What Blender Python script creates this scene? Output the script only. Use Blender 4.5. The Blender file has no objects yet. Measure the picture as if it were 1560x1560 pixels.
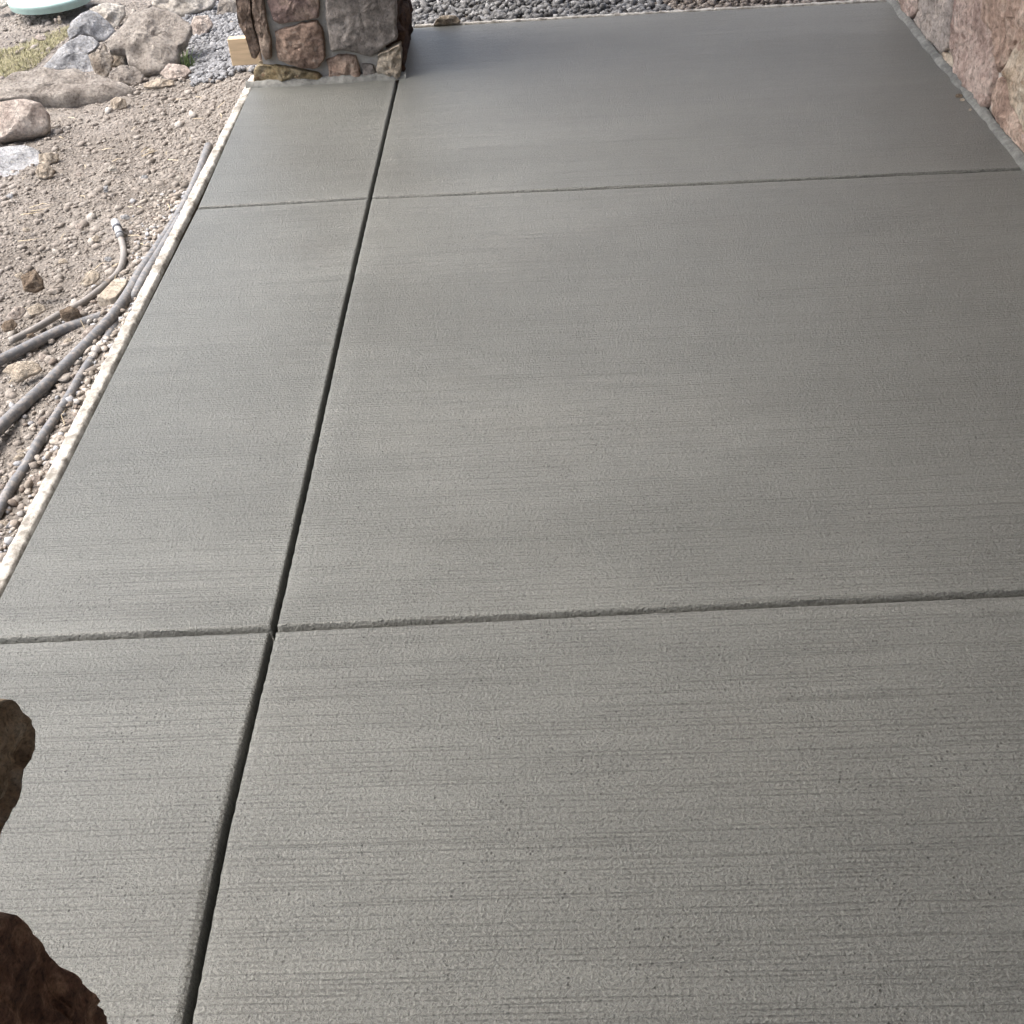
import bpy, math, random
import numpy as np
from mathutils import Vector, Matrix, noise

random.seed(7); rng = np.random.default_rng(7)
S = bpy.context.scene
COL = S.collection
H = 1.5                                             # eye height above the patio

# ------------------------------------------------------------------ camera
RT = Vector((0.99830518, 0.00423655, -0.05804157))
UP = Vector((0.04308088, 0.61672417, 0.78599957))
FW = Vector((-0.03912556, 0.78716793, -0.61549642))
F = 1884.6
cd = bpy.data.cameras.new('camera'); cam = bpy.data.objects.new('camera', cd); COL.objects.link(cam)
cd.sensor_width = 36; cd.sensor_fit = 'HORIZONTAL'; cd.lens = 36 * F / 1560
cd.clip_start = 0.02; cd.clip_end = 400
m = Matrix((RT, UP, -FW)).transposed().to_4x4(); m.translation = Vector((0, 0, H)); cam.matrix_world = m
S.camera = cam

# ------------------------------------------------------------------ sky, sun, exposure
SUN_EL, SUN_AZ = math.radians(56), math.radians(-86)       # azimuth measured from +Y towards +X
w = bpy.data.worlds.new('World'); S.world = w; w.use_nodes = True
nt = w.node_tree; bg = nt.nodes['Background']
sky = nt.nodes.new('ShaderNodeTexSky'); sky.sky_type = 'NISHITA'; sky.sun_disc = False
sky.sun_elevation = SUN_EL; sky.sun_rotation = SUN_AZ; sky.air_density = 1.0; sky.dust_density = 6.0; sky.ozone_density = 1.0
hs = nt.nodes.new('ShaderNodeHueSaturation'); hs.inputs['Saturation'].default_value = 0.8
nt.links.new(sky.outputs[0], hs.inputs['Color']); nt.links.new(hs.outputs[0], bg.inputs[0])
bg.inputs[1].default_value = 0.15
sl = bpy.data.lights.new('sun', 'SUN'); sl.energy = 1.3; sl.angle = math.radians(42); sl.color = (1.0, 0.97, 0.93)
so = bpy.data.objects.new('sun', sl); COL.objects.link(so)
sd = Vector((math.sin(SUN_AZ) * math.cos(SUN_EL), math.cos(SUN_AZ) * math.cos(SUN_EL), math.sin(SUN_EL)))
so.rotation_euler = sd.to_track_quat('Z', 'Y').to_euler(); so.location = sd * 20
S.view_settings.view_transform = 'Standard'; S.view_settings.look = 'None'
S.view_settings.gamma = 1; S.view_settings.use_curve_mapping = False
S.view_settings.exposure = 1.5
S.cycles.max_bounces = 5; S.cycles.diffuse_bounces = 3; S.cycles.glossy_bounces = 2
S.cycles.caustics_reflective = False; S.cycles.caustics_refractive = False

# ------------------------------------------------------------------ helpers
def ray(px, py):
    return FW + RT * ((px - 780) / F) + UP * (-(py - 780) / F)
def G(px, py, z=0.0):                               # point of the level z seen at a pixel of the survey
    d = ray(px, py); return Vector((0, 0, H)) + d * ((z - H) / d.z)
def onplane(px, py, p0, n):
    d = ray(px, py); o = Vector((0, 0, H)); return o + d * ((p0 - o).dot(n) / d.dot(n))
def fbm(p, f, o=3):
    s = 0; a = 1
    for _ in range(o):
        s += a * noise.noise(p * f); f *= 2.03; a *= .5
    return s
def sm(a, b, x):
    t = min(1, max(0, (x - a) / (b - a))); return t * t * (3 - 2 * t)

def link(name, verts, faces, mat, parent=None, smooth=True, origin=None):
    me = bpy.data.meshes.new(name)
    o0 = Vector((0, 0, 0)) if origin is None else Vector(origin)
    if origin is not None: verts = [Vector(v) - o0 for v in verts]
    me.from_pydata([tuple(v) for v in verts], [], faces); me.update()
    if smooth: me.polygons.foreach_set('use_smooth', [True] * len(me.polygons))
    if mat: me.materials.append(mat)
    o = bpy.data.objects.new(name, me); COL.objects.link(o)
    if parent is not None:
        o.parent = parent; o.location = o0 - Vector(parent.location)
    else: o.location = o0
    return o
def tag(o, label=None, cat=None, group=None, kind=None):
    if label: o['label'] = label
    if cat: o['category'] = cat
    if group: o['group'] = group
    if kind: o['kind'] = kind
    return o
def empty(name, loc, label, cat, group=None):
    o = bpy.data.objects.new(name, None); COL.objects.link(o); o.location = loc; o.empty_display_size = .05
    return tag(o, label, cat, group)
def box_vf(a, b):
    x0, y0, z0 = a; x1, y1, z1 = b
    v = [(x0,y0,z0),(x1,y0,z0),(x1,y1,z0),(x0,y1,z0),(x0,y0,z1),(x1,y0,z1),(x1,y1,z1),(x0,y1,z1)]
    f = [(0,3,2,1),(4,5,6,7),(0,1,5,4),(1,2,6,5),(2,3,7,6),(3,0,4,7)]
    return v, f
def box(name, a, b, mat, parent=None, bev=0.0, origin=None):
    v, f = box_vf(a, b); o = link(name, v, f, mat, parent, smooth=False, origin=origin)
    if bev:
        md = o.modifiers.new('b', 'BEVEL'); md.width = bev; md.segments = 2
    return o
def smooth_path(pts, step=0.01):
    pts = [Vector(p) for p in pts]; out = []
    for i in range(len(pts) - 1):
        p0 = pts[max(0, i-1)]; p1 = pts[i]; p2 = pts[i+1]; p3 = pts[min(len(pts)-1, i+2)]
        n = max(2, int((p2 - p1).length / step))
        for k in range(n):
            t = k / n
            out.append(.5*((2*p1)+(p2-p0)*t+(2*p0-5*p1+4*p2-p3)*t*t+(3*p1-p0-3*p2+p3)*t**3))
    out.append(pts[-1]); return out
def tube_vf(pts, rads, n=16, cap=True):
    v = []; f = []
    N = len(pts); up = Vector((0, 0, 1))
    for i, p in enumerate(pts):
        t = (pts[min(N-1, i+1)] - pts[max(0, i-1)]).normalized()
        a = t.cross(up).normalized(); b = a.cross(t)
        r = rads[i] if hasattr(rads, '__len__') else rads
        for k in range(n):
            an = 2*math.pi*k/n; v.append(p + a*math.cos(an)*r + b*math.sin(an)*r)
    for i in range(N-1):
        for k in range(n):
            k2 = (k+1) % n; f.append((i*n+k, i*n+k2, (i+1)*n+k2, (i+1)*n+k))
    if cap:
        f.append(tuple(range(n))[::-1]); f.append(tuple((N-1)*n+k for k in range(n)))
    return v, f

# ------------------------------------------------------------------ materials
def newmat(name):
    mt = bpy.data.materials.new(name); mt.use_nodes = True; t = mt.node_tree
    return mt, t, t.nodes['Principled BSDF']
class N:
    def __init__(s, t): s.t = t
    def n(s, ty, **k):
        x = s.t.nodes.new(ty)
        for a, b in k.items(): setattr(x, a, b)
        return x
    def l(s, a, b): s.t.links.new(a, b)
    def coord(s, sc=(1,1,1), rot=(0,0,0), loc=(0,0,0)):
        c = s.n('ShaderNodeTexCoord'); mp = s.n('ShaderNodeMapping')
        mp.inputs['Scale'].default_value = sc; mp.inputs['Rotation'].default_value = rot; mp.inputs['Location'].default_value = loc
        s.l(c.outputs['Object'], mp.inputs[0]); return mp.outputs[0]
    def noise(s, vec, scale, detail=4, rough=.55, dist=0):
        x = s.n('ShaderNodeTexNoise'); x.inputs['Scale'].default_value = scale; x.inputs['Detail'].default_value = detail
        x.inputs['Roughness'].default_value = rough; x.inputs['Distortion'].default_value = dist
        s.l(vec, x.inputs['Vector']); return x.outputs['Fac']
    def vor(s, vec, scale, feature='F1', out='Distance'):
        x = s.n('ShaderNodeTexVoronoi', feature=feature); x.inputs['Scale'].default_value = scale
        s.l(vec, x.inputs['Vector']); return x.outputs[out]
    def ramp(s, fac, stops, interp='LINEAR'):
        x = s.n('ShaderNodeValToRGB'); cr = x.color_ramp; cr.interpolation = interp
        while len(cr.elements) < len(stops): cr.elements.new(.5)
        for e, (p, c) in zip(cr.elements, stops):
            e.position = p; e.color = (c, c, c, 1) if isinstance(c, (int, float)) else (*c, 1)
        s.l(fac, x.inputs[0]); return x.outputs[0]
    def math(s, op, a, b=None, c=None):
        x = s.n('ShaderNodeMath', operation=op)
        for i, v in enumerate((a, b, c)):
            if v is None: continue
            if isinstance(v, (int, float)): x.inputs[i].default_value = v
            else: s.l(v, x.inputs[i])
        return x.outputs[0]
    def mix(s, fac, a, b, mode='MIX'):
        x = s.n('ShaderNodeMix', data_type='RGBA', blend_type=mode)
        for i, v in ((0, fac), (6, a), (7, b)):
            if isinstance(v, (int, float)): x.inputs[i].default_value = v if i == 0 else (v, v, v, 1)
            elif isinstance(v, tuple): x.inputs[i].default_value = (*v, 1)
            else: s.l(v, x.inputs[i])
        return x.outputs[2]
    def bump(s, h, dist, strength=1, prev=None):
        x = s.n('ShaderNodeBump'); x.inputs['Distance'].default_value = dist; x.inputs['Strength'].default_value = strength
        s.l(h, x.inputs['Height'])
        if prev is not None: s.l(prev, x.inputs['Normal'])
        return x.outputs[0]

def mat_concrete():
    mt, t, b = newmat('broomed_concrete'); q = N(t)
    c = q.coord()
    patch = q.ramp(q.noise(q.coord((.6, 1.5, 1), (0,0,.02)), 1.7, 4, .6, .3), [(.40, 0), (.60, 1)])
    def strokes(k_, thick, rot, off, lo, hi, xs):
        cv = q.coord((1, 1, 1), (0, 0, math.radians(rot)), off)
        sp = q.n('ShaderNodeSeparateXYZ'); q.l(cv, sp.inputs[0])
        wob = q.noise(q.coord((1.0, .6, 1), loc=off), 1.0, 3, .6)
        w1 = q.math('MULTIPLY_ADD', wob, k_*.012, q.math('MULTIPLY', sp.outputs[1], k_))
        v = q.n('ShaderNodeTexVoronoi', voronoi_dimensions='1D', feature='DISTANCE_TO_EDGE'); v.inputs['Scale'].default_value = 1
        q.l(w1, v.inputs['W'])
        e = q.ramp(v.outputs['Distance'], [(thick*.3, 0), (thick, 1)])
        k = q.ramp(q.noise(q.coord((xs, 60, 1), (0, 0, math.radians(rot)), off), 1.0, 5, .7), [(lo, 1), (hi, .05)])
        return q.math('SUBTRACT', 1, q.math('MULTIPLY', q.math('SUBTRACT', 1, e), k))
    line = q.math('MULTIPLY', strokes(105, .16, .5, (0, 0, 0), .42, .58, 3.2), strokes(42, .06, -.3, (5, 3, 0), .38, .52, 2.0))
    line = q.math('MULTIPLY', line, strokes(19, .03, .2, (2, 7, 0), .42, .54, 1.2))
    mg = q.n('ShaderNodeAttribute', attribute_name='margin').outputs['Fac']
    line = q.math('MAXIMUM', line, q.math('MULTIPLY', mg, .45))
    fine = q.noise(q.coord((5, 420, 1), (0, 0, math.radians(-.4))), 1.0, 3, .65, .08)
    wide = q.noise(q.coord((.6, 20, 1), (0,0,math.radians(-.5))), 1.0, 3, .6, .1)
    gr = q.noise(c, 420, 3, .7); gr2 = q.noise(q.coord((1, 1.25, 1)), 175, 4, .68, .2)
    pv = q.vor(c, 62); rc = q.n('ShaderNodeSeparateColor'); q.l(q.vor(c, 62, 'F1', 'Color'), rc.inputs[0])
    pits = q.math('MAXIMUM', q.ramp(pv, [(.06, 0), (.15, 1)]), q.ramp(rc.outputs[0], [(.02, 0), (.09, 1)]))
    pv2 = q.vor(c, 150); rc2 = q.n('ShaderNodeSeparateColor'); q.l(q.vor(c, 150, 'F1', 'Color'), rc2.inputs[0])
    p2 = q.math('MAXIMUM', q.ramp(pv2, [(.15, 0), (.35, 1)]), q.ramp(rc2.outputs[1], [(.10, 0), (.22, 1)]))
    p2 = q.math('MAXIMUM', p2, q.ramp(q.noise(c, 6, 4, .65), [(.46, 1), (.60, .25)]))
    pits = q.math('MINIMUM', pits, p2)
    amp = q.math('MULTIPLY', q.math('MULTIPLY_ADD', patch, .35, .80), q.math('MULTIPLY_ADD', mg, -.22, 1))
    h = q.math('MULTIPLY', q.math('MULTIPLY_ADD', gr, .55, q.math('MULTIPLY', gr2, 1.9)), amp)
    h = q.math('MULTIPLY_ADD', line, .45, h)
    h = q.math('MULTIPLY_ADD', fine, .20, h)
    h = q.math('MULTIPLY_ADD', wide, .35, h)
    h = q.math('MULTIPLY_ADD', pits, .9, h)
    nb = q.bump(h, .0046, 1.0); q.l(nb, b.inputs['Normal'])
    tone = q.noise(q.coord((.7, 1.6, 1)), 1.3, 5, .65)
    base = q.ramp(tone, [(.3, (.168, .174, .161)), (.55, (.173, .179, .165)), (.75, (.178, .184, .169))])
    warm = q.ramp(q.noise(q.coord((1, 1.5, 1), loc=(3, 1, 0)), 2.2, 3), [(.52, 0), (.7, 1)])
    base = q.mix(q.math('MULTIPLY', warm, .05), base, (.165, .140, .108))
    base = q.mix(1, base, q.ramp(wide, [(.3, .97), (.7, 1.02)]), 'MULTIPLY')
    base = q.mix(1, base, q.ramp(gr2, [(.36, .62), (.5, 1.0), (.66, 1.20)]), 'MULTIPLY')  # shading of the grain relief also put into the colour
    base = q.mix(1, base, q.ramp(gr, [(.33, .72), (.5, 1.0), (.67, 1.16)]), 'MULTIPLY')
    base = q.mix(1, base, q.ramp(fine, [(.3, .93), (.5, 1.0), (.7, 1.03)]), 'MULTIPLY')
    base = q.mix(q.math('MULTIPLY', q.math('SUBTRACT', 1, line), .40), base, (.050, .048, .043))  # broom grooves shaded dark in the colour besides the bump
    base = q.mix(q.math('MULTIPLY', q.math('SUBTRACT', 1, pits), .85), base, (.02, .019, .017))  # shade inside the pits painted into the colour too
    q.l(base, b.inputs['Base Color'])
    r = q.ramp(q.noise(q.coord((.6, 2.2, 1)), 1.4, 3), [(.35, .36), (.65, .44)])
    q.l(r, b.inputs['Roughness']); b.inputs['Specular IOR Level'].default_value = .5
    b.inputs['Coat Weight'].default_value = .35; b.inputs['Coat Roughness'].default_value = .30
    q.l(q.bump(gr2, .0016, 1.0), b.inputs['Coat Normal'])
    return mt
def mat_rock(name, cols, scale=14, bump=.006, rough=.85, speck=None, vein=None):
    mt, t, b = newmat(name); q = N(t); c = q.coord()
    n1 = q.noise(c, scale, 6, .62, .5); n2 = q.noise(c, scale*7, 4, .65)
    k = len(cols); stops = [(.28 + .44*i/(k-1), cols[i]) for i in range(k)]
    base = q.ramp(n1, stops)
    base = q.mix(1, base, q.ramp(n2, [(.30, .50), (.5, 1.0), (.70, 1.35)]), 'MULTIPLY')
    if speck: base = q.mix(q.math('MULTIPLY', q.ramp(q.noise(c, scale*4, 3, .6), [(.58, 0), (.68, 1)]), .6), base, speck)
    if vein:
        vv = q.ramp(q.vor(q.coord((1,1,1.0)), scale*.8, 'DISTANCE_TO_EDGE'), [(0, 1), (.03, 0)])
        base = q.mix(q.math('MULTIPLY', vv, q.math('MULTIPLY', n1, .3)), base, vein)
    q.l(base, b.inputs['Base Color']); b.inputs['Roughness'].default_value = rough
    b.inputs['Specular IOR Level'].default_value = .3
    h = q.math('MULTIPLY_ADD', q.noise(c, scale*2.4, 9, .70, .3), 1.0, q.math('MULTIPLY', q.noise(c, scale*12, 6, .75), .6))
    bump *= 1.7
    q.l(q.bump(h, bump, 1), b.inputs['Normal']); return mt
def mat_dirt():
    mt, t, b = newmat('dry_dirt'); q = N(t); c = q.coord()
    n1 = q.noise(c, 2.2, 6, .6, .3); n2 = q.noise(c, 34, 6, .7); n3 = q.vor(c, 85)
    base = q.ramp(n1, [(.3, (.19, .168, .145)), (.5, (.255, .230, .204)), (.72, (.335, .311, .283))])
    base = q.mix(1, base, q.ramp(n2, [(.3, .55), (.52, 1), (.72, 1.35)]), 'MULTIPLY')
    q.l(base, b.inputs['Base Color']); b.inputs['Roughness'].default_value = .95
    h = q.math('MULTIPLY_ADD', q.noise(c, 70, 8, .7), 1.4, q.math('MULTIPLY', n3, -.8))
    q.l(q.bump(h, .012, 1), b.inputs['Normal']); return mt
def mat_pebble(name, stops, rough=.9):
    mt, t, b = newmat(name); q = N(t); c = q.coord()
    a = q.n('ShaderNodeAttribute', attribute_name='tone')
    base = q.ramp(a.outputs['Fac'], stops)
    base = q.mix(1, base, q.ramp(q.noise(c, 160, 4, .7), [(.3, .7), (.7, 1.2)]), 'MULTIPLY')
    q.l(base, b.inputs['Base Color']); b.inputs['Roughness'].default_value = rough
    q.l(q.bump(q.noise(c, 300, 3, .6), .002, 1), b.inputs['Normal']); return mt
def mat_simple(name, col, rough=.6, var=.2, scale=30, bump=.001, bs=120, stretch=(1,1,1), dirt=None):
    mt, t, b = newmat(name); q = N(t)
    c = q.coord(stretch); n = q.noise(c, scale, 5, .6)
    base = q.mix(1, tuple(col), q.ramp(n, [(.25, 1-var), (.75, 1+var)]), 'MULTIPLY')
    if dirt:
        dn = q.ramp(q.noise(q.coord(), dirt[1], 5, .65), [(dirt[2], 0), (dirt[2]+.12, 1)])
        base = q.mix(q.math('MULTIPLY', dn, dirt[3]), base, dirt[0])
    q.l(base, b.inputs['Base Color']); b.inputs['Roughness'].default_value = rough
    q.l(q.bump(q.noise(c, bs, 5, .65), bump, 1), b.inputs['Normal']); return mt
def mat_slop(name, c1, c2, c3, scale=26):
    mt, t, b = newmat(name); q = N(t); c = q.coord()
    base = q.ramp(q.math('ADD', q.math('MULTIPLY', q.noise(c, scale, 6, .72, .2), .6), q.math('MULTIPLY', q.noise(c, scale*.3, 4, .6), .4)), [(.42, c1), (.52, c2), (.62, c3)])
    q.l(base, b.inputs['Base Color']); b.inputs['Roughness'].default_value = .8
    q.l(q.bump(q.noise(c, 110, 6, .7), .004, 1), b.inputs['Normal']); return mt

M = dict(
    s_umbrown=mat_rock('reddish_brown_facing_stone', [(.07,.038,.028), (.32,.18,.125), (.70,.46,.32)], 34, .011),
    s_umber=mat_rock('umber_facing_stone', [(.24,.18,.12), (.58,.46,.33), (.80,.72,.60)], 30, .011),
    concrete=mat_concrete(), dirt=mat_dirt(),
    base=mat_simple('concrete_body', (.2, .195, .18), .9),
    mortar=mat_simple('mortar', (.34, .325, .30), .95, .25, 25, .004, 140),
    mortar_pale=mat_simple('pale_mortar', (.44, .41, .37), .95, .25, 25, .004, 140),
    wet_mortar=mat_slop('wet_cement_bead', (.11, .112, .105), (.17, .172, .16), (.24, .242, .225), 40),
    slop=mat_slop('cement_smeared_wood', (.20, .185, .16), (.42, .405, .37), (.58, .57, .54), 34),
    wood=mat_simple('fresh_lumber', (.56, .43, .28), .7, .18, 9, .0012, 60, (1, 12, 12)),
    gap_shade_wood=mat_simple('gap_shade_lumber', (.10, .075, .052), .8, .2, 9, .0012, 60, (12, 1, 12)),  # wood colour darkened to paint the shade in the slab-edge gap
    soffit=mat_simple('soffit_boards', (.52, .51, .49), .7, .2, 8, .001, 60),
    pipe=mat_simple('grey_poly_pipe', (.135, .14, .15), .55, .3, 40, .0012, 150, dirt=((.30, .275, .25), 75, .47, .6)),
    pipe_tan=mat_simple('dusty_tan_pipe', (.21, .20, .19), .6, .2, 20, .0008, 120, dirt=((.33, .30, .27), 26, .5, .6)),
    fitting=mat_simple('white_plastic_fitting', (.38, .39, .40), .4, .12, 20),
    seal=mat_simple('dark_clamp', (.09, .10, .12), .5, .1),
    lid=mat_simple('white_lid_plastic', (.80, .82, .80), .5, .05, 8),
    rim=mat_simple('teal_lid_rim', (.36, .50, .47), .5, .15, 20),
    grass=mat_pebble('grass_blades', [(0, (.22, .225, .11)), (.5, (.34, .32, .19)), (1, (.48, .43, .31))]),
    weed=mat_pebble('green_weed', [(0, (.05, .085, .025)), (1, (.12, .17, .06))]),
    straw=mat_pebble('dry_straw', [(0, (.42, .34, .22)), (1, (.62, .54, .40))]),
    clod=mat_pebble('dirt_clods', [(0, (.11, .094, .08)), (.35, (.23, .204, .18)), (.75, (.33, .305, .277)), (1, (.47, .45, .42))]),
    gravel=mat_pebble('grey_gravel', [(0, (.12, .122, .127)), (.5, (.25, .256, .268)), (1, (.45, .46, .475))]),
    far_gravel=mat_pebble('far_grey_gravel', [(0, (.05, .05, .052)), (.5, (.16, .162, .166)), (1, (.33, .335, .34))]),
    strip_gravel=mat_pebble('mixed_strip_gravel', [(0, (.16, .13, .11)), (.3, (.27, .235, .20)), (.5, (.42, .38, .335)), (.62, (.28, .29, .31)), (.8, (.46, .47, .49)), (1, (.56, .53, .48))]),
    gravel_brown=mat_pebble('brown_gravel', [(0, (.09, .075, .065)), (.5, (.20, .175, .155)), (1, (.37, .335, .30))]),
    # rocks
    r_bluegrey=mat_rock('blue_grey_boulder', [(0.254,0.259,0.271), (0.506,0.518,0.542), (0.775,0.786,0.809)], 16, .02, speck=(.50,.47,.42)),
    r_cream=mat_rock('cream_boulder', [(0.389,0.346,0.295), (0.635,0.599,0.542), (0.781,0.762,0.725)], 10, .016),
    r_beige=mat_rock('beige_boulder', [(0.258,0.227,0.200), (0.441,0.402,0.362), (0.612,0.573,0.529)], 13, .022, speck=(.50,.46,.42)),
    r_brownwhite=mat_rock('white_and_brown_rock', [(0.179,0.130,0.089), (0.414,0.369,0.315), (0.686,0.659,0.615)], 12, .016),
    r_pink=mat_rock('pinkish_rock', [(0.330,0.265,0.233), (0.518,0.454,0.407), (0.661,0.615,0.568)], 12, .012),
    r_brown=mat_rock('brown_clod_rock', [(0.137,0.097,0.066), (0.254,0.198,0.147), (0.364,0.308,0.252)], 18, .012),
    r_sand=mat_rock('sand_coloured_rock', [(0.322,0.269,0.209), (0.478,0.418,0.343), (0.583,0.538,0.470)], 15, .008),
    # pillar and wall stones
    s_brown=mat_rock('brown_facing_stone', [(.18,.13,.10), (.29,.22,.175), (.38,.31,.25)], 12, .008),
    s_rose=mat_rock('rose_brown_facing_stone', [(.21,.14,.11), (.35,.25,.195), (.45,.35,.28)], 11, .010, speck=(.40,.34,.29)),
    s_grey=mat_rock('grey_facing_stone', [(.17,.152,.138), (.26,.232,.21), (.33,.30,.275)], 9, .008, speck=(.36,.33,.31)),
    s_purple=mat_rock('purple_facing_stone', [(.16,.11,.105), (.26,.19,.17), (.36,.28,.215)], 10, .008),
    s_tan=mat_rock('tan_facing_stone', [(.26,.21,.145), (.38,.32,.245), (.46,.41,.34)], 11, .010, speck=(.30,.20,.13)),
    s_shaded=mat_rock('shade_darkened_facing_stone', [(.022,.011,.008), (.062,.032,.021), (.15,.09,.055)], 13, .009),  # brown darkened so the shade on unlit pillar faces is in the colour
    s_moss=mat_rock('ochre_facing_stone', [(.16,.12,.055), (.27,.215,.125), (.42,.37,.28)], 13, .010, speck=(.20,.10,.06)),
    w_pink=mat_rock('pink_wall_stone', [(0.249,0.173,0.147), (0.477,0.361,0.313), (0.686,0.577,0.511)], 8, .012, vein=(.56,.50,.42), speck=(.22,.13,.11)),
    w_rust=mat_rock('rust_wall_stone', [(0.220,0.141,0.109), (0.459,0.331,0.265), (0.679,0.550,0.459)], 8, .012, vein=(.58,.50,.40)),
    w_grey=mat_rock('grey_pink_wall_stone', [(.27,.235,.22), (.42,.37,.335), (.58,.49,.43)], 8, .010, vein=(.55,.50,.44)),
    w_sand=mat_rock('sandy_wall_stone', [(0.386,0.297,0.208), (0.518,0.424,0.329), (0.608,0.549,0.450)], 8, .010, speck=(.32,.2,.13)),
)

# ------------------------------------------------------------------ outlines measured on the patio level
def poly(pts, ax):
    p = sorted([(G(*q)[ax], G(*q)[1-ax]) for q in pts]); a = [i[0] for i in p]; c = [i[1] for i in p]
    return lambda t: float(np.interp(t, a, c))
XJ = poly([(605,128),(585,215),(563,310),(520,500),(470,730),(418,960),(345,1270),(288,1560)], 1)
XL = poly([(383,128),(300,316),(165,580),(100,710),(0,905)], 1)
Y1 = poly([(298,318),(565,302),(1060,281),(1558,258)], 0)
Y2 = poly([(0,978),(418,960),(700,946),(900,936),(1250,919),(1560,905)], 0)
YF = poly([(632,42),(1000,20),(1355,2)], 0)
XR = lambda y: 1.385
Y0 = lambda x: -.22
YB = lambda x: -2.4
XLp = lambda y: XL(y) if y < 4.6 else XL(4.6)

# ------------------------------------------------------------------ patio panels
def spaced(L, step, e0, e1):
    fine = [0, .0015, .003, .005, .007, .009, .0115, .014, .017, .020, .023, .027, .031, .036, .042, .046, .050, .055, .062]
    a = [f for f in fine] if e0 else [0]
    z = [L - f for f in fine][::-1] if e1 else [L]
    n = max(2, int((z[0]-a[-1]) / step))
    return a + [a[-1] + (z[0]-a[-1])*k/n for k in range(1, n)] + z
def prof(d, kind, s, seed):
    """height of the top at distance d from an edge of the given kind; s runs along the edge"""
    if kind == 'form': return -.006 * (1 - sm(0, .006, d)) - (.04 if d <= 1e-6 else 0)
    if kind in (None, 'wall'): return 0
    nz = noise.noise(Vector((s*60, seed, 0)))*.6 + noise.noise(Vector((s*170, seed, 3)))*.4
    nl = noise.noise(Vector((s*7, seed, 9)))
    if kind == 'sharpL' or kind == 'sharpC':
        wdt = .0035 + .0015*nz
        z = -(.036 if kind == 'sharpL' else .034) * (1 - sm(0, wdt, d)) - .0022 * (1 - sm(0, .012 + .003*nl, d))
    else:
        slot, slope, deep = ((.0056 + .0030*sm(1.7, .9, s), .006 + .010*sm(1.7, .9, s), .036) if kind == 'gentleL' else (.0092, .0050, .034))
        slot *= 1 + .18*nz + .12*nl; slope *= 1 + .35*nz + .3*nl
        z = -deep * (1 - sm(slot*.7, slot + .003, d)) * .84
        z -= deep*.16 * (1 - sm(slot, slot + slope, d)) + .0016*nz*(1 - sm(slot+slope*.6, slot+slope*1.5, d))*sm(slot*.8, slot+.005, d)
    band = .048 if kind.endswith('L') else .040
    z += .0019 * math.exp(-((d - band - .004*nl)/.0035)**2) * (.45 + .8*nl)
    return z
def panel(name, xa, xb, ya, yb, kx, ky, step, parent):
    """kx=(left kind,right kind), ky=(near kind,far kind)"""
    ym = (ya(0)+yb(0))/2; xm = (xa(ym)+xb(ym))/2
    Lx = xb(ym)-xa(ym); Ly = yb(xm)-ya(xm)
    us = spaced(Lx, step, kx[0], kx[1]); vs = spaced(Ly, step, ky[0], ky[1])
    V = []; MG = []; JK = ('sharpL', 'gentleL', 'sharpC', 'gentleC')
    for v in vs:
        for u in us:
            s, t = u/Lx, v/Ly; x, y = xa(ym)+u, ya(xm)+v
            for _ in range(3):
                x = xa(y)*(1-s) + xb(y)*s; y = ya(x)*(1-t) + yb(x)*t
            z = min(prof(u, kx[0], y, 1), prof(Lx-u, kx[1], y, 2), prof(v, ky[0], x, 3), prof(Ly-v, ky[1], x, 4)) \
                if min(u, Lx-u, v, Ly-v) < .07 else 0
            if min(u, Lx-u, v, Ly-v) > .03:
                z += .0003*noise.noise(Vector((x*1.2, y*30, 1))) + .0003*noise.noise(Vector((x*2, y*3, 5)))
                if .03 < min(u if kx[0] else 9, Lx-u if kx[1] else 9, v if ky[0] else 9, Ly-v if ky[1] else 9) < .07: pass
            V.append((x, y, z))
            jd = min(u if kx[0] in JK else 9, Lx-u if kx[1] in JK else 9, v if ky[0] in JK else 9, Ly-v if ky[1] in JK else 9)
            MG.append((1 - sm(.026, .052, jd + .012*noise.noise(Vector((x*6, y*6, 2))))) * (.6+.6*noise.noise(Vector((x*2, y*2, 8)))))
    nu = len(us)
    Fc = [(j*nu+i, j*nu+i+1, (j+1)*nu+i+1, (j+1)*nu+i) for j in range(len(vs)-1) for i in range(nu-1)]
    o = link(name, V, Fc, M['concrete'], parent)
    o.data.attributes.new('margin', 'FLOAT', 'POINT').data.foreach_set('value', MG)
    return o
v, f = box_vf((-1.05, -2.4, -.13), (1.47, 5.12, -.045))
patio = link('patio', v, f, M['base'], smooth=False); tag(patio, kind='structure')
XJn = lambda y: XJ(max(.75, y))
panel('concrete_panel', XLp, XJn, Y0, Y2, ('form', 'gentleL'), (None, 'sharpC'), .012, patio)
panel('concrete_panel', XJn, XR, Y0, Y2, ('sharpL', 'wall'), (None, 'sharpC'), .012, patio)
panel('concrete_panel', XLp, XJ, Y2, Y1, ('form', 'gentleL'), ('gentleC', 'sharpC'), .010, patio)
panel('concrete_panel', XJ, XR, Y2, Y1, ('sharpL', 'wall'), ('gentleC', 'sharpC'), .012, patio)
panel('concrete_panel', XLp, XJ, Y1, YF, ('form', 'gentleL'), ('gentleC', 'form'), .012, patio)
panel('concrete_panel', XJ, XR, Y1, YF, ('sharpL', 'wall'), ('gentleC', 'form'), .016, patio)
panel('concrete_panel', XLp, XJn, YB, lambda x: -.221, ('form', None), (None, None), .1, patio)
panel('concrete_panel', XJn, XR, YB, lambda x: -.221, (None, None), (None, None), .1, patio)

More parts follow.
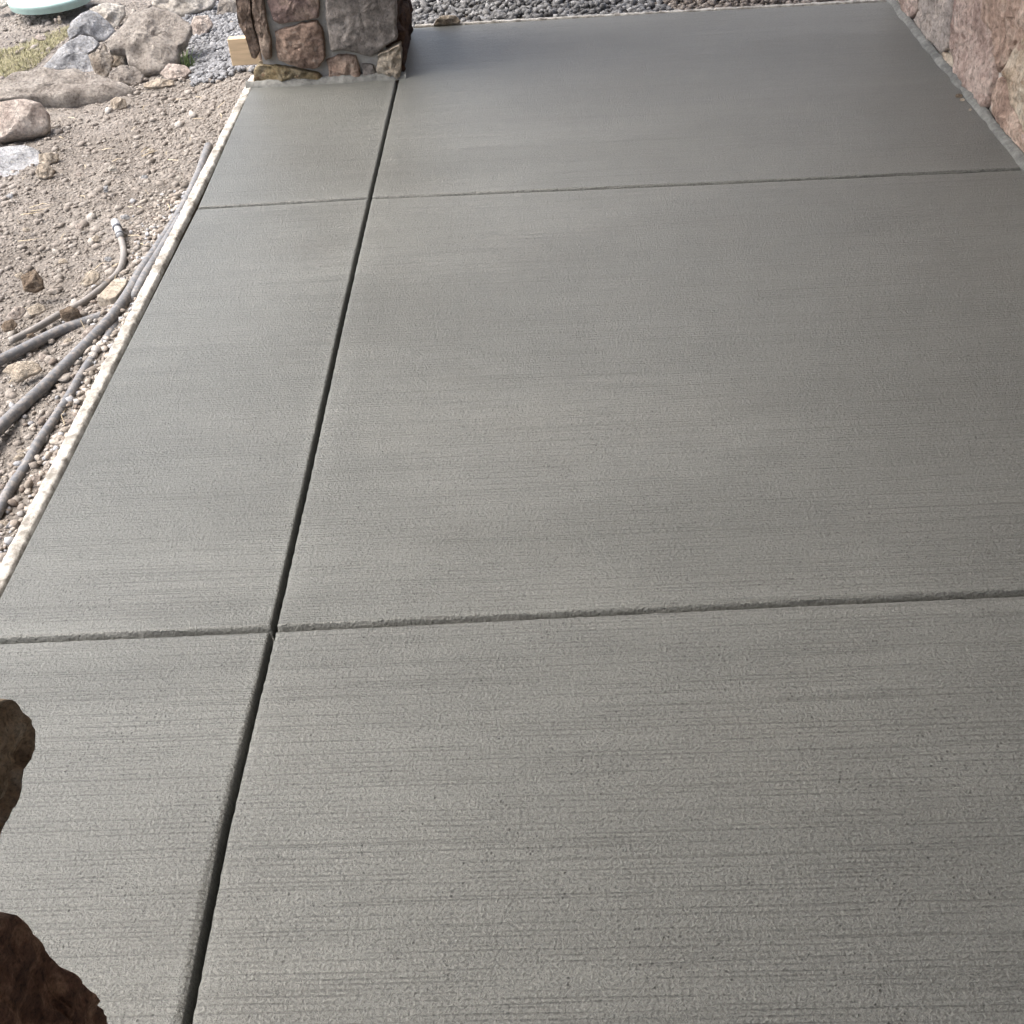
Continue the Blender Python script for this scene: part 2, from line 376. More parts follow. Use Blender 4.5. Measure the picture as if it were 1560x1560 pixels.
# ------------------------------------------------------------------ ground
def gh(x, y):
    if x > -1.06 and y < 5.13: return -.14
    z = -.07 - .035*sm(0, .35, -1.08-x)
    if x > -1.0: z = -.085
    p = Vector((x, y, 0))
    z += .02*noise.noise(p*1.7) + .010*noise.noise(p*6) + .006*noise.noise(p*17) + .004*noise.noise(p*41)
    if y > 5.2: z += .10*(y-5.2)*sm(-1.2, -.2, x) if y < 9 else .38*sm(-1.2, -.2, x)
    if y > 7.0: z += sm(-1.6, .8, x)*min(5.5, .62*(y-7.0))  # added unseen hill, blocks far sky and darkens reflections on the right slab
    if x < -2.0: z -= .05*sm(0, 1.5, -2.0-x)
    return z
def axis(lo, a, b, hi, step):
    r = list(np.arange(a, b, step)); s = step
    L = []; p = a
    while p > lo: s *= 1.35; p -= s; L.append(p)
    s = step; p = r[-1]; R_ = []
    while p < hi: s *= 1.35; p += s; R_.append(p)
    return L[::-1] + r + R_
gx = sorted(axis(-120, -2.7, -1.07, 120, .014)); gy = axis(-120, 1.2, 6.3, 150, .016)
gx = [x for x in gx if x < -1.07] + [-1.062, -1.055] + list(np.arange(-1.0, 1.6, .03)) + [x for x in gx if x > 1.62]
gy = [y for y in gy]
V = [(x, y, gh(x, y)) for y in gy for x in gx]; n = len(gx)
Fc = [(j*n+i, j*n+i+1, (j+1)*n+i+1, (j+1)*n+i) for j in range(len(gy)-1) for i in range(n-1)]
tag(link('ground', V, Fc, M['dirt']), kind='structure')

# ------------------------------------------------------------------ loose stuff on the ground
phi = (1+5**.5)/2
ICO = np.array([(-1,phi,0),(1,phi,0),(-1,-phi,0),(1,-phi,0),(0,-1,phi),(0,1,phi),(0,-1,-phi),(0,1,-phi),(phi,0,-1),(phi,0,1),(-phi,0,-1),(-phi,0,1)])/math.sqrt(1+phi*phi)
ICF = np.array([(0,11,5),(0,5,1),(0,1,7),(0,7,10),(0,10,11),(1,5,9),(5,11,4),(11,10,2),(10,7,6),(7,1,8),(3,9,4),(3,4,2),(3,2,6),(3,6,8),(3,8,9),(4,9,5),(2,4,11),(6,2,10),(8,6,7),(9,8,1)])
def bulk(name, P, Fx, tone, mat, smooth=False):
    me = bpy.data.meshes.new(name); nv = len(P); nf = len(Fx); k = Fx.shape[1]
    me.vertices.add(nv); me.vertices.foreach_set('co', P.astype(np.float32).ravel())
    me.loops.add(nf*k); me.loops.foreach_set('vertex_index', Fx.astype(np.int32).ravel())
    me.polygons.add(nf); me.polygons.foreach_set('loop_start', np.arange(0, nf*k, k, dtype=np.int32))
    try: me.polygons.foreach_set('loop_total', np.full(nf, k, dtype=np.int32))
    except Exception: pass
    me.update(calc_edges=True); me.validate()
    at = me.attributes.new('tone', 'FLOAT', 'POINT'); at.data.foreach_set('value', tone.astype(np.float32))
    if smooth: me.polygons.foreach_set('use_smooth', [True]*nf)
    me.materials.append(mat); o = bpy.data.objects.new(name, me); COL.objects.link(o); tag(o, kind='stuff'); return o
def pebbles(name, xy, r, mat, flat=.62, sink=.1, tone=None):
    n = len(xy); ang = rng.uniform(0, 2*math.pi, n); c, s = np.cos(ang), np.sin(ang)
    V = ICO[None]*(1+rng.uniform(-.36, .34, (n, 12, 1))) * np.stack([rng.uniform(.8, 1.35, n), rng.uniform(.65, 1.0, n), rng.uniform(flat-.15, flat+.2, n)], 1)[:, None, :]
    tl = rng.uniform(-.5, .5, n)
    y_ = V[:, :, 1]*np.cos(tl)[:, None]-V[:, :, 2]*np.sin(tl)[:, None]; z_ = V[:, :, 1]*np.sin(tl)[:, None]+V[:, :, 2]*np.cos(tl)[:, None]
    X = V[:, :, 0]*c[:, None]-y_*s[:, None]; Y = V[:, :, 0]*s[:, None]+y_*c[:, None]
    zz = np.array([gh(a, b) for a, b in xy]) + r*sink
    P = np.stack([X*r[:, None]+xy[:, 0:1], Y*r[:, None]+xy[:, 1:2], z_*r[:, None]+zz[:, None]], 2).reshape(-1, 3)
    Fx = (ICF[None]+(np.arange(n)*12)[:, None, None]).reshape(-1, 3)
    tn = rng.uniform(0, 1, n) if tone is None else tone
    return bulk(name, P, Fx, np.repeat(tn, 12), mat)
def scatter(n, x0, x1, y0, y1): return np.stack([rng.uniform(x0, x1, n), rng.uniform(y0, y1, n)], 1)
# clods and pebbles of the dirt, thicker where the photograph has them coarser (towards the form board)
xy = scatter(64000, -2.55, -1.115, 1.25, 6.1)
keep = (xy[:, 0] > -1.12 - xy[:, 1]*.42 + .0)
dens = np.array([.5 + .5*noise.noise(Vector((a*2.3, b*2.3, 4))) for a, b in xy]) + .35*(xy[:, 0] > -1.5)
keep &= rng.uniform(0, 1, len(xy)) < np.clip(dens+.1, .12, 1)
keep &= ~((xy[:, 0] < -1.72) & (xy[:, 1] > 4.55) & (xy[:, 1] < 5.35) & (rng.uniform(0,1,len(xy)) < .8))
xy = xy[keep]; r = .0020 + .0046*rng.random(len(xy))**2.0 + .015*rng.random(len(xy))**22
tag(pebbles('dirt_clod_cover', xy, r, M['clod'], .6, .12, np.clip(rng.normal(.46, .14, len(xy)) + .25*(rng.random(len(xy)) > .97), 0, 1)), 'dry tan dirt clods and small stones strewn beside the patio form', 'dirt clods')
xy = scatter(4200, -1.34, -1.118, 1.35, 3.75)
xy = xy[rng.uniform(0, 1, len(xy)) < np.clip(.8 - (-1.118-xy[:, 0])*5.2, 0.03, 1)]
r = .0045 + .009*rng.random(len(xy))**2
tag(pebbles('gravel_strip', xy, r, M['strip_gravel'], .65, .35, np.clip(rng.normal(.40, .22, len(xy)), 0, 1)), 'pale crushed gravel between the pipes and the form board', 'gravel')
xy = scatter(9500, -1.62, -1.06, 4.78, 6.2); xy = xy[(xy[:, 0] + (xy[:, 1]-4.8)*.25 > -1.36)]
xy = xy[np.array([b > 4.85+.1*noise.noise(Vector((a*9, 1, 1))) for a, b in xy])]
tag(pebbles('gravel_heap', xy, .0055+.0075*rng.random(len(xy)), M['gravel'], .7, .8, np.clip(rng.normal(.32, .16, len(xy)), 0, 1)), 'blue-grey crushed gravel between the boulders and the stone pillar', 'gravel')
xy = scatter(19000, -.75, 1.75, 5.165, 6.5)
lim = .55 + .25*np.array([noise.noise(Vector((a*3, b*3, 2))) for a, b in xy])
L_ = xy[xy[:, 0] < lim]; R_ = xy[xy[:, 0] >= lim]
tag(pebbles('far_gravel', L_, .006+.013*rng.random(len(L_))**1.4, M['far_gravel'], .7, .7, np.clip(rng.normal(.45, .25, len(L_)), 0, 1)), 'coarse grey gravel beyond the far form board', 'gravel')
tag(pebbles('brown_gravel', R_, .006+.011*rng.random(len(R_))**1.4, M['gravel_brown'], .7, .9, np.clip(rng.normal(.5, .22, len(R_)), 0, 1)), 'brown gravel beyond the right end of the far form board', 'gravel')
def blades(name, pts, hgt, wid, mat, lean=.5, flat=False):
    n = len(pts); a = rng.uniform(0, 2*math.pi, n); L = hgt*(.6+.8*rng.random(n)); ln = lean*(.3+rng.random(n))
    d = np.stack([np.cos(a), np.sin(a)], 1); pr = np.stack([-d[:, 1], d[:, 0]], 1)
    V = np.zeros((n, 5, 3))
    for k, (t, ww) in enumerate(((0, 1), (.55, .8), (1, 0))):
        hz = L*ln*t**1.6 if not flat else L*t; vz = L*t*(1-.3*ln*t) if not flat else .004+.006*np.sin(t*3)*rng.random(n)
        curve = 0 if not flat else (t*t*L*rng.uniform(-.3, .3, n))
        cx = pts[:, 0]+d[:, 0]*hz+pr[:, 0]*curve; cy = pts[:, 1]+d[:, 1]*hz+pr[:, 1]*curve; cz = pts[:, 2]+vz
        if k < 2:
            V[:, 2*k] = np.stack([cx-pr[:, 0]*wid*ww, cy-pr[:, 1]*wid*ww, cz], 1); V[:, 2*k+1] = np.stack([cx+pr[:, 0]*wid*ww, cy+pr[:, 1]*wid*ww, cz + (wid if flat else 0)], 1)
        else: V[:, 4] = np.stack([cx, cy, cz], 1)
    Fx = np.array([(0,1,3),(0,3,2),(2,3,4)]); Fx = (Fx[None]+(np.arange(n)*5)[:, None, None]).reshape(-1, 3)
    return bulk(name, V.reshape(-1, 3), Fx, np.repeat(np.clip(rng.normal(.5, .25, n), 0, 1), 5), mat)
P_ = []
while len(P_) < 7000:
    px, py = rng.uniform(-60, 110), rng.uniform(40, 150)
    top = 88 - .34*px; bot = 132 - .30*px if px < 60 else 114-(px-60)*1.1
    if top - 3*rng.random() < py < bot: g = G(px, py, -.13); P_.append((g.x, g.y, gh(g.x, g.y)-.002))
tag(blades('grass', np.array(P_), .020, .0013, M['grass'], 1.1), 'thin yellow-green grass strip behind the boulders', 'grass')
P_ = [];
for _ in range(42):
    g = G(281+rng.normal(0, 6), 92+rng.normal(0, 3.5), -.07); P_.append((g.x, g.y, gh(g.x, g.y)))
wv = blades('weed_tuft', np.array(P_), .065, .003, M['weed'], .5); del wv['kind']
tag(wv, 'small bright green weed tuft beneath the beige boulder', 'weed')
P_ = scatter(150, -2.2, -1.15, 1.6, 4.7); P_ = np.array([(a, b, gh(a, b)+.003) for a, b in P_])
tag(blades('straw_litter', P_, .055, .0011, M['straw'], 1, True), 'pale dry straw bits scattered on the dirt', 'straw')

# ------------------------------------------------------------------ rocks from their outlines
def resample(pts, n):
    pts = [Vector(p) for p in pts]; L = [0]; m_ = len(pts)
    for i in range(m_): L.append(L[-1] + (pts[(i+1) % m_]-pts[i]).length)
    out = []
    for k in range(n):
        d = L[-1]*k/n; i = max(j for j in range(m_) if L[j] <= d + 1e-9)
        t = (d-L[i])/max(1e-9, L[i+1]-L[i]); out.append(pts[i].lerp(pts[(i+1) % m_], t))
    return out
def rock(name, outline, base_px, mat, tilt=45, T=.5, label=None, cat='rock', group=None, z0=-.10, seed=0, facets=7, n=72, rough=.05, sink=0):
    """a solid boulder: its outline lies in a sloping plane through its foot, bulging to both sides"""
    rnd = random.Random(seed*31+5)
    foot = G(base_px[0], base_px[1], z0)
    hv = Vector((-foot.x, -foot.y, 0)).normalized(); a = math.radians(tilt)
    nrm = (hv*math.sin(a) + Vector((0, 0, 1))*math.cos(a)).normalized()
    ring = resample([onplane(px, py, foot, nrm) for px, py in outline], n)
    c = sum(ring, Vector())/n; size = sum((p-c).length for p in ring)/n
    th = T*size; V = []; rows = [1, .98, .95, .90, .84, .77, .69, .60, .50, .39, .27, .14] if n > 40 else [1, .965, .90, .80, .66, .48, .26]
    ring = [p + (p-c).normalized()*size*rough*.8*(noise.noise(p*3.5/size+Vector((seed, 0, 0)))+.5*noise.noise(p*9/size)) for p in ring]
    planes = []
    for _ in range(facets+5):
        q = Vector((rnd.uniform(-1, 1), rnd.uniform(-1, 1), rnd.uniform(.5, 1.6))).normalized()
        planes.append((q, rnd.uniform(.5, .85)))
    ax = (ring[0]-c).normalized(); ax = (ax - nrm*ax.dot(nrm)).normalized(); ay = nrm.cross(ax)
    def put(p, sgn, s):
        h = th*math.sqrt(max(0, 1-s**2.6))*sgn
        l = Vector(((p-c).dot(ax)/size, (p-c).dot(ay)/size, abs(h)/th))
        for q, dd in planes:
            e = l.dot(q)-dd
            if e > 0: l -= q*e*.85*sm(1.0, .8, s)
        if sgn > 0: h = max(0, l.z)*th
        else: h = -max(0, l.z)*th
        w_ = c + ax*l.x*size + ay*l.y*size + nrm*h
        nn = noise.noise(w_*2.2/size + Vector((seed, 3, 1)))*rough*1.4 + noise.noise(w_*5/size)*rough*.8 + noise.noise(w_*13/size)*rough*.5 + noise.noise(w_*27/size)*rough*.32*(n > 40)
        return w_ + ((w_-c).normalized()*.4 + nrm*sgn*.8*sm(1.0, .85, s))*size*nn*sm(1.02, .9, s)
    Fc = []
    for s in rows:
        for p in ring: V.append(put(c+(p-c)*s, 1, s))
    V.append(put(c.copy(), 1, 0)); ctop = len(V)-1
    b0 = len(V)
    for s in rows[1:]:
        for p in ring: V.append(put(c+(p-c)*s, -1, s))
    V.append(put(c.copy(), -1, 0)); cb = len(V)-1
    R_ = len(rows)
    for j in range(R_-1):
        for k in range(n):
            k2 = (k+1) % n; Fc.append((j*n+k, j*n+k2, (j+1)*n+k2, (j+1)*n+k))
    for k in range(n): Fc.append(((R_-1)*n+k, (R_-1)*n+(k+1) % n, ctop))
    for j in range(R_-1):
        for k in range(n):
            k2 = (k+1) % n
            A = (k, k2) if j == 0 else (b0+(j-1)*n+k, b0+(j-1)*n+k2)
            B = (b0+j*n+k, b0+j*n+k2); Fc.append((A[1], A[0], B[0], B[1]))
    for k in range(n): Fc.append((b0+(R_-2)*n+(k+1) % n, b0+(R_-2)*n+k, cb))
    # outward orientation
    nn = (V[Fc[0][1]]-V[Fc[0][0]]).cross(V[Fc[0][2]]-V[Fc[0][1]])
    if nn.dot(V[Fc[0][0]]-c) < 0: Fc = [tuple(reversed(f_)) for f_ in Fc]
    if sink: V = [p - Vector((0, 0, sink)) for p in V]
    zb = min(p.z for p in V)
    o = link(name, V, Fc, M[mat], origin=(c.x, c.y, zb)); return tag(o, label, cat, group)
def sc(pts, s, ox=0, oy=0): return [(x/s+ox, y/s+oy) for x, y in pts]
BG = 'boulders and rocks of the rough rock edging'
rock('boulder', sc([(1060,110),(1250,35),(1480,70),(1500,160),(1400,340),(1340,350),(1230,260),(1100,190)], 7.8), (170, 42), 'r_cream', 50, .55, 'cream angular boulder behind the blue-grey rounded boulder', 'boulder', BG, seed=2)
rock('boulder', sc([(800,370),(850,260),(960,170),(1050,120),(1170,160),(1260,240),(1330,300),(1385,380),(1300,450),(1260,500),(1170,490),(1040,430),(900,440),(830,490)], 7.8), (150, 62), 'r_bluegrey', 55, .6, 'blue-grey rounded boulder at the end of the grass strip', 'boulder', BG, seed=3)
rock('boulder', sc([(900,30),(930,-60),(1290,-60),(1290,0),(1270,40),(1200,85),(1100,105),(1000,85)], 3.9), (275, 27), 'r_cream', 60, .6, 'cream boulder at the photo top above the big beige boulder', 'boulder', BG, seed=4)
rock('boulder', sc([(1285,90),(1310,-40),(1420,-40),(1420,80),(1350,95)], 3.9), (345, 24), 'r_beige', 60, .5, 'small grey boulder wedged between cream boulder and stone pillar', 'boulder', BG, seed=5)
rock('boulder', sc([(640,260),(700,190),(790,90),(900,50),(1060,90),(1130,150),(1150,190),(1110,270),(1075,300),(1060,380),(970,440),(860,450),(780,400),(740,320),(650,310)], 3.9), (240, 114), 'r_beige', 34, .45, 'largest beige boulder, humped, above the green weed tuft', 'boulder', BG, seed=6, rough=.08)
rock('boulder', sc([(1125,160),(1150,100),(1240,90),(1270,150),(1200,230),(1150,210)], 3.9), (302, 57), 'r_pink', 50, .5, 'small pinkish rock at the head of the blue-grey gravel', 'rock', BG, seed=7)
rock('boulder', sc([(960,420),(1100,440),(1190,520),(1120,610),(1060,640),(1140,880),(1130,920),(970,890),(850,840),(640,860),(480,860),(530,790),(700,600),(800,510)], 7.8), (110, 112), 'r_bluegrey', 40, .4, 'blue-grey slab boulder sloping beside the grass strip', 'boulder', BG, seed=8)
rock('rock', sc([(1050,650),(1180,600),(1225,520),(1262,545),(1280,625),(1330,640),(1350,720),(1320,850),(1260,940),(1150,935),(1130,880),(1080,760)], 7.8), (155, 121), 'r_brownwhite', 55, .5, 'white rock with brown flank between the blue-grey slab and the beige boulder', 'rock', BG, seed=9)
rock('rock', sc([(640,310),(730,285),(790,340),(810,400),(770,420),(700,400),(650,400)], 3.9), (186, 106), 'r_brownwhite', 50, .5, 'white-topped brown rock at the left foot of the big beige boulder', 'rock', BG, seed=10)
rock('rock', sc([(650,430),(720,390),(800,400),(860,450),(840,500),(780,512),(700,500),(645,480)], 3.9), (192, 129), 'r_beige', 45, .55, 'pale lumpy grey-beige rock in front of the big beige boulder', 'rock', BG, seed=11)
rock('rock', sc([(950,440),(1000,380),(1100,390),(1140,425),(1100,465),(1000,480)], 3.9), (268, 121), 'r_pink', 40, .5, 'pale pinkish rock just below the green weed tuft', 'rock', BG, seed=12)
rock('rock', sc([(850,500),(930,470),(1030,478),(1035,508),(930,528),(855,522)], 3.9), (240, 134), 'r_sand', 40, .5, 'flat knobbly sandy rock at the edge of the dirt', 'rock', BG, seed=13)
rock('boulder', sc([(-160,560),(20,490),(60,460),(250,430),(420,430),(620,480),(760,520),(840,560),(700,620),(400,645),(250,610),(100,605),(-160,620)], 3.9), (90, 158), 'r_beige', 24, .3, 'long low beige boulder lying flat above the pinkish one', 'boulder', BG, seed=14, facets=-3)
rock('boulder', sc([(-120,640),(0,612),(150,592),(250,620),(300,690),(305,780),(260,805),(150,825),(60,840),(-120,850)], 3.9), (40, 212), 'r_pink', 50, .6, 'pinkish rounded boulder cut by the left photo edge', 'boulder', BG, seed=15, rough=.03, facets=5)
rock('boulder', sc([(-160,850),(0,845),(140,835),(230,870),(240,930),(160,1010),(20,1080),(-160,1100)], 3.9), (40, 268), 'r_bluegrey', 10, .16, 'half-buried pale flat rock below the pinkish boulder', 'boulder', BG, seed=16, sink=.02)
SG = 'loose rocks lying on the dirt'
rock('rock', sc([(655,600),(690,575),(745,590),(755,640),(700,660),(655,650)], 3.9), (180, 168), 'r_sand', 55, .8, 'small whitish round stone at the front of the long low boulder', 'stone', SG, seed=17)
rock('rock', [(p[0], p[1]+180) for p in sc([(228,215),(300,205),(350,215),(345,260),(290,275),(232,270)], 3.9)], (74, 249), 'r_sand', 50, .7, 'sandy rock just behind a paler knob of the same size', 'stone', SG, seed=18)
rock('rock', [(p[0], p[1]+180) for p in sc([(210,320),(225,275),(285,268),(325,310),(315,350),(270,365),(225,355)], 3.9)], (69, 272), 'r_sand', 55, .8, 'pale knobbly rock left of the hose, below the pinkish boulder', 'stone', SG, seed=19)
def c6(p): return [(x/4.727, y/4.727+380) for x, y in p]
def c7(p): return [(x/5.2, y/5.2+600) for x, y in p]
def c5(p): return [(x/3.9, y/3.9+180) for x, y in p]
for i, (o_, b_, mt_, ti, T, lb) in enumerate([
    (c6([(150,190),(250,140),(310,220),(320,280),(260,318),(170,300)]), (46, 446), 'r_brown', 50, .7, 'brown earthy rock with a dark right side, alone in the dirt'),
    (c6([(570,250),(640,160),(715,165),(725,200),(690,245),(620,272)]), (137, 437), 'r_sand', 50, .6, 'white wedge-shaped rock on the left of the thin hose'),
    (c6([(425,440),(500,405),(565,430),(590,485),(560,510),(490,530),(440,500)]), (105, 490), 'r_brown', 60, 1.0, 'round brown rock sitting on the thin hose'),
    (c6([(190,430),(270,385),(320,400),(335,440),(280,470),(210,478)]), (55, 480), 'r_sand', 45, .5, 'pale tan rock between the brown rocks left of the hose'),
    (c6([(40,490),(110,410),(170,415),(190,450),(150,500),(70,515)]), (25, 488), 'r_pink', 45, .5, 'pale pink rock near the left edge above the hose end'),
    (c6([(5,560),(30,520),(90,500),(130,540),(100,580),(30,600)]), (13, 505), 'r_brown', 45, .5, 'tan-brown rock at the left photo edge above the thick pipes'),
    (c6([(580,620),(620,570),(665,540),(720,550),(700,610),(640,655),(590,650)]), (134, 518), 'r_pink', 50, .6, 'pinkish rock in the fork of the two thick pipes'),
    (c6([(15,880),(50,840),(130,812),(230,800),(285,830),(310,870),(280,895),(200,920),(130,965),(90,950),(70,905)]), (33, 583), 'r_sand', 35, .45, 'flat cream and pink rock below the left thick pipe'),
    (c7([(100,515),(140,480),(185,465),(205,490),(180,520),(120,532)]), (28, 701), 'r_sand', 45, .5, 'small tan stone just left of the lowest pipe'),
    (c7([(215,670),(260,645),(325,640),(315,710),(275,762),(235,720)]), (52, 744), 'r_pink', 40, .5, 'cream-pink rock squeezed between lowest pipe and form board'),
    (c7([(-60,1020),(0,1005),(110,1015),(120,1050),(60,1075),(-60,1075)]), (12, 806), 'r_sand', 40, .4, 'light stone by the form board at the left photo edge'),
    (c6([(190,612),(240,598),(255,620),(230,640),(195,638)]), (46, 515), 'r_brown', 50, .6, 'small reddish brown stone touching the left thick pipe'),
    (c5([(635,300),(660,275),(695,290),(697,318),(650,320)]), (171, 262), 'r_cream', 50, .6, 'small white stone in mid dirt above the hose end'),
    (c5([(545,710),(570,690),(595,705),(580,735),(550,732)]), (146, 367), 'r_sand', 50, .6, 'small cream stone just left of the hose bend'),
    (c5([(1042,350),(1065,340),(1090,350),(1085,375),(1050,376)]), (273, 276), 'r_cream', 50, .6, 'small cream stone close to the tan pipe end'),
    (c5([(715,580),(750,572),(778,590),(760,603),(720,598)]), (191, 334), 'r_bluegrey', 40, .5, 'small grey stone right beside the hose fitting'),
    (c5([(500,925),(550,900),(590,920),(585,960),(520,970)]), (140, 424), 'r_sand', 40, .5, 'cream stone touching the left side of the thin hose'),
    (c5([(615,405),(640,400),(645,440),(617,443)]), (161, 293), 'r_bluegrey', 60, .7, 'small upright grey stone in the dirt'),
    ([(88,25),(91,24),(94,33),(91,37),(88,35)], (91, 37), 'r_sand', 70, .7, 'little upright pale stone below the white lid'),
    ([(82,28),(86,28),(87,35),(84,37)], (85, 37), 'r_pink', 70, .7, 'little pinkish stone beside the upright pale stone'),
    ([(52,58),(58,52),(70,55),(70,61),(60,62)], (60, 62), 'r_pink', 40, .5, 'small pinkish stone at the upper rim of the grass strip'),
    ([(-25,12),(0,-6),(22,-4),(20,4),(5,12)], (0, 12), 'r_cream', 30, .4, 'pale stone on the left of the round white lid'),
]):
    rock('rock', o_, b_, mt_, ti, T, lb, 'stone', SG, z0=-.08, seed=20+i, n=36, facets=6)
SL = ['pale stone halfway down the left photo edge, above the brown rock', 'lone cream pebble to the right of the hose fitting', "small grey pebble touching the tan pipe's upper half", 'brownish pebble left of the hose fitting', 'pinkish stone at the left edge below the earthy rock', 'small pale pebble between brown rock and white wedge rock', "cream pebble near the tan pipe's free end", 'tiny stone between the long boulder and the white pebble', 'pale pebble in bare dirt above the hose fitting', "little pinkish stone left of the pale knobbly rock's foot line", 'grey stone at the left edge under the half-buried flat rock', 'tan pebble in the bend of the hose, to its right', 'pebble just above the white wedge rock', 'pebble between the hose bend and the thick pipe', "pale tan pebble left of the hose bend's middle", 'grey stone between the left thick pipe and the lower thick pipe', 'pinkish stone below the round brown rock', "cream stone left of the round brown rock's foot", 'tan stone right under the left thick pipe above the flat pink rock', 'grey pebble between hose and left thick pipe near their meeting', 'pink stone left of the lowest pipe, upper of a close pair', 'cream stone left of the lowest pipe, lower of a close pair', 'tan stone between the lowest pipe and the board, near the small tan one', 'grey stone between the two lower pipes', 'pinkish pebble hugging the form board beside the lowest pipe', "pale stone at the lower left edge, left of the lowest pipe's end", 'grey-tan stone where the lowest pipe leaves the photo, board side']
for i, (px, py, s) in enumerate([(40,350,5),(210,320,5),(260,300,4),(120,345,5),(30,420,6),(85,445,5),(220,270,5),(120,265,4),(230,230,5),(60,330,4),(15,300,6),(200,350,5),(95,398,6),(210,372,6),(165,395,5),(66,545,7),(104,520,6),(78,520,5),(25,575,5),(120,470,6),(35,690,8),(18,712,8),(70,690,8),(22,660,7),(60,720,7),(12,780,8),(40,760,8)]):
    a = [(px+s*1.2*math.cos(t+i)*(1+.25*math.sin(3*t+i)), py+s*.8*math.sin(t+i)*(1+.2*math.cos(2*t+i))) for t in [k*math.pi/4 for k in range(8)]]
    rock('small_stone', a, (px, py+s*.5), ['r_sand', 'r_beige', 'r_bluegrey', 'r_pink'][i % 4], 40, .6, SL[i], 'stone', 'small loose stones on the dirt', z0=-.095, seed=60+i, n=20, facets=5)
rock('rock', [(660,39),(664,31),(670,25),(682,23),(695,24),(702,32),(699,37),(680,39)], (680, 38), 'r_sand', 60, .7, 'tan rock resting on the far form board beside the pillar', 'rock', z0=.0, seed=90)
rock('rock', sc([(575,110),(590,70),(640,65),(680,90),(660,110)], 3.9, 600, 0), (760, 30), 'r_bluegrey', 50, .6, 'grey rock half sunk in the gravel beyond the far form board', 'rock', z0=-.05, seed=91)
# flat cut chip of paver: top face and thin front edge
def pav():
    top = c6([(695,338),(825,205),(920,207),(905,250),(835,338),(785,352)]); z = -.055
    t = [G(px, py, z) for px, py in top]; V = []; n = len(t); c = sum(t, Vector())/n
    for p in t: V.append(p+(p-c)*0.0)
    for p in t: V.append(p+(c-p)*.04+Vector((0, 0, -.001)))
    V = [p + Vector((0, 0, -.003)) for p in t] + [p+(c-p)*.05 for p in t] + [p+Vector((0, 0, -.032)) for p in t]
    Fc = [tuple(range(n, 2*n))[::-1]]
    for k in range(n):
        k2 = (k+1) % n; Fc += [(n+k, n+k2, k2, k), (k, k2, 2*n+k2, 2*n+k)]
    Fc.append(tuple(range(2*n, 3*n)))
    nrm = (V[Fc[0][1]]-V[Fc[0][0]]).cross(V[Fc[0][2]]-V[Fc[0][1]])
    if nrm.z < 0: Fc = [tuple(reversed(f_)) for f_ in Fc]
    o = link('stone_chip', V, Fc, M['r_sand'], smooth=False, origin=(c.x, c.y, z-.032))
    md = o.modifiers.new('b', 'BEVEL'); md.width = .003; md.segments = 2
    tag(o, 'flat cream stone chip with straight edges beside the hose and gravel', 'stone', SG)
pav()

# ------------------------------------------------------------------ pipes
def pipe(name, px, r, mat, label, z=-.075, zend=None, root=None):
    n = len(px); pts = []
    for i, q in enumerate(px):
        zz = z if zend is None else z + (zend-z)*i/(n-1)
        if len(q) == 3: zz = q[2]
        pts.append(G(q[0], q[1], zz))
    pts = [p - Vector((0, 0, .005)) for p in smooth_path(pts, .012)]
    pts = [p + Vector((.0015*noise.noise(p*7), 0, .002*noise.noise(p*5+Vector((3, 3, 3))))) for p in pts]
    v_, f_ = tube_vf(pts, r, 18)
    return pts, link(name, v_, f_, M[mat], root, origin=tuple(pts[0]))
pts, o = pipe('pipe', [(318,221),(303,262),(287,298),(272,326),(256,351),(238,378),(214,412),(196,443),(172,478),(148,505),(106,547),(63,589),(8,640),(-50,700),(-120,770)], .0152, 'pipe', '', -.062)
tag(o, 'thick grey irrigation pipe running from beside the form board to the lower left', 'pipe', 'grey irrigation pipes along the form board')
pts, o = pipe('pipe', [(276,329,-.055),(258,358,-.055),(240,388,-.055),(220,420,-.055),(206,446,-.065),(192,462,-.08),(176,472,-.082),(137,486,-.082),(95,500,-.082),(53,520,-.082),(0,546,-.082),(-70,578,-.082),(-140,610,-.085)], .0145, 'pipe', '')
tag(o, 'thick grey pipe that curves off left under the other thick one', 'pipe', 'grey irrigation pipes along the form board')
pts, o = pipe('pipe', [(200,452,-.09),(180,486,-.082),(163,514,-.072),(148,534,-.068),(127,564,-.066),(106,600,-.066),(77,644,-.066),(58,671,-.066),(38,708,-.066),(15,742,-.066),(-3,775,-.066),(-40,840,-.08)], .012, 'pipe', '')
tag(o, 'thinner grey pipe closest to the form board, emerging under the thick pipe', 'pipe', 'grey irrigation pipes along the form board')
e = empty('hose', G(187, 395, -.095), 'thin tan-grey hose with a white end fitting, bent to the left', 'hose')
pts, o = pipe('hose_body', [(182,357),(187,375),(187,395),(178,415),(155,436),(125,458),(105,468),(88,477),(60,494),(30,510),(14,517)], .0098, 'pipe_tan', '', -.082, root=e)
a = G(175, 338, -.07); b_ = G(178, 345, -.07); c_ = G(183, 359, -.078)
pp = [a, a.lerp(b_, .5), b_, b_.lerp(c_, .05), b_.lerp(c_, .1), b_.lerp(c_, .55), c_, c_.lerp(a, -.05)]
v, f = tube_vf(pp, [.0125, .0135, .0135, .0135, .0112, .0112, .0112, .0112], 20); link('end_fitting', v, f, M['fitting'], e)
for q, rr in ((.16, .0143), (.9, .0125)):
    v, f = tube_vf([b_.lerp(c_, q-.07), b_.lerp(c_, q+.07)], rr, 20); link('clamp_ring', v, f, M['seal'], e)

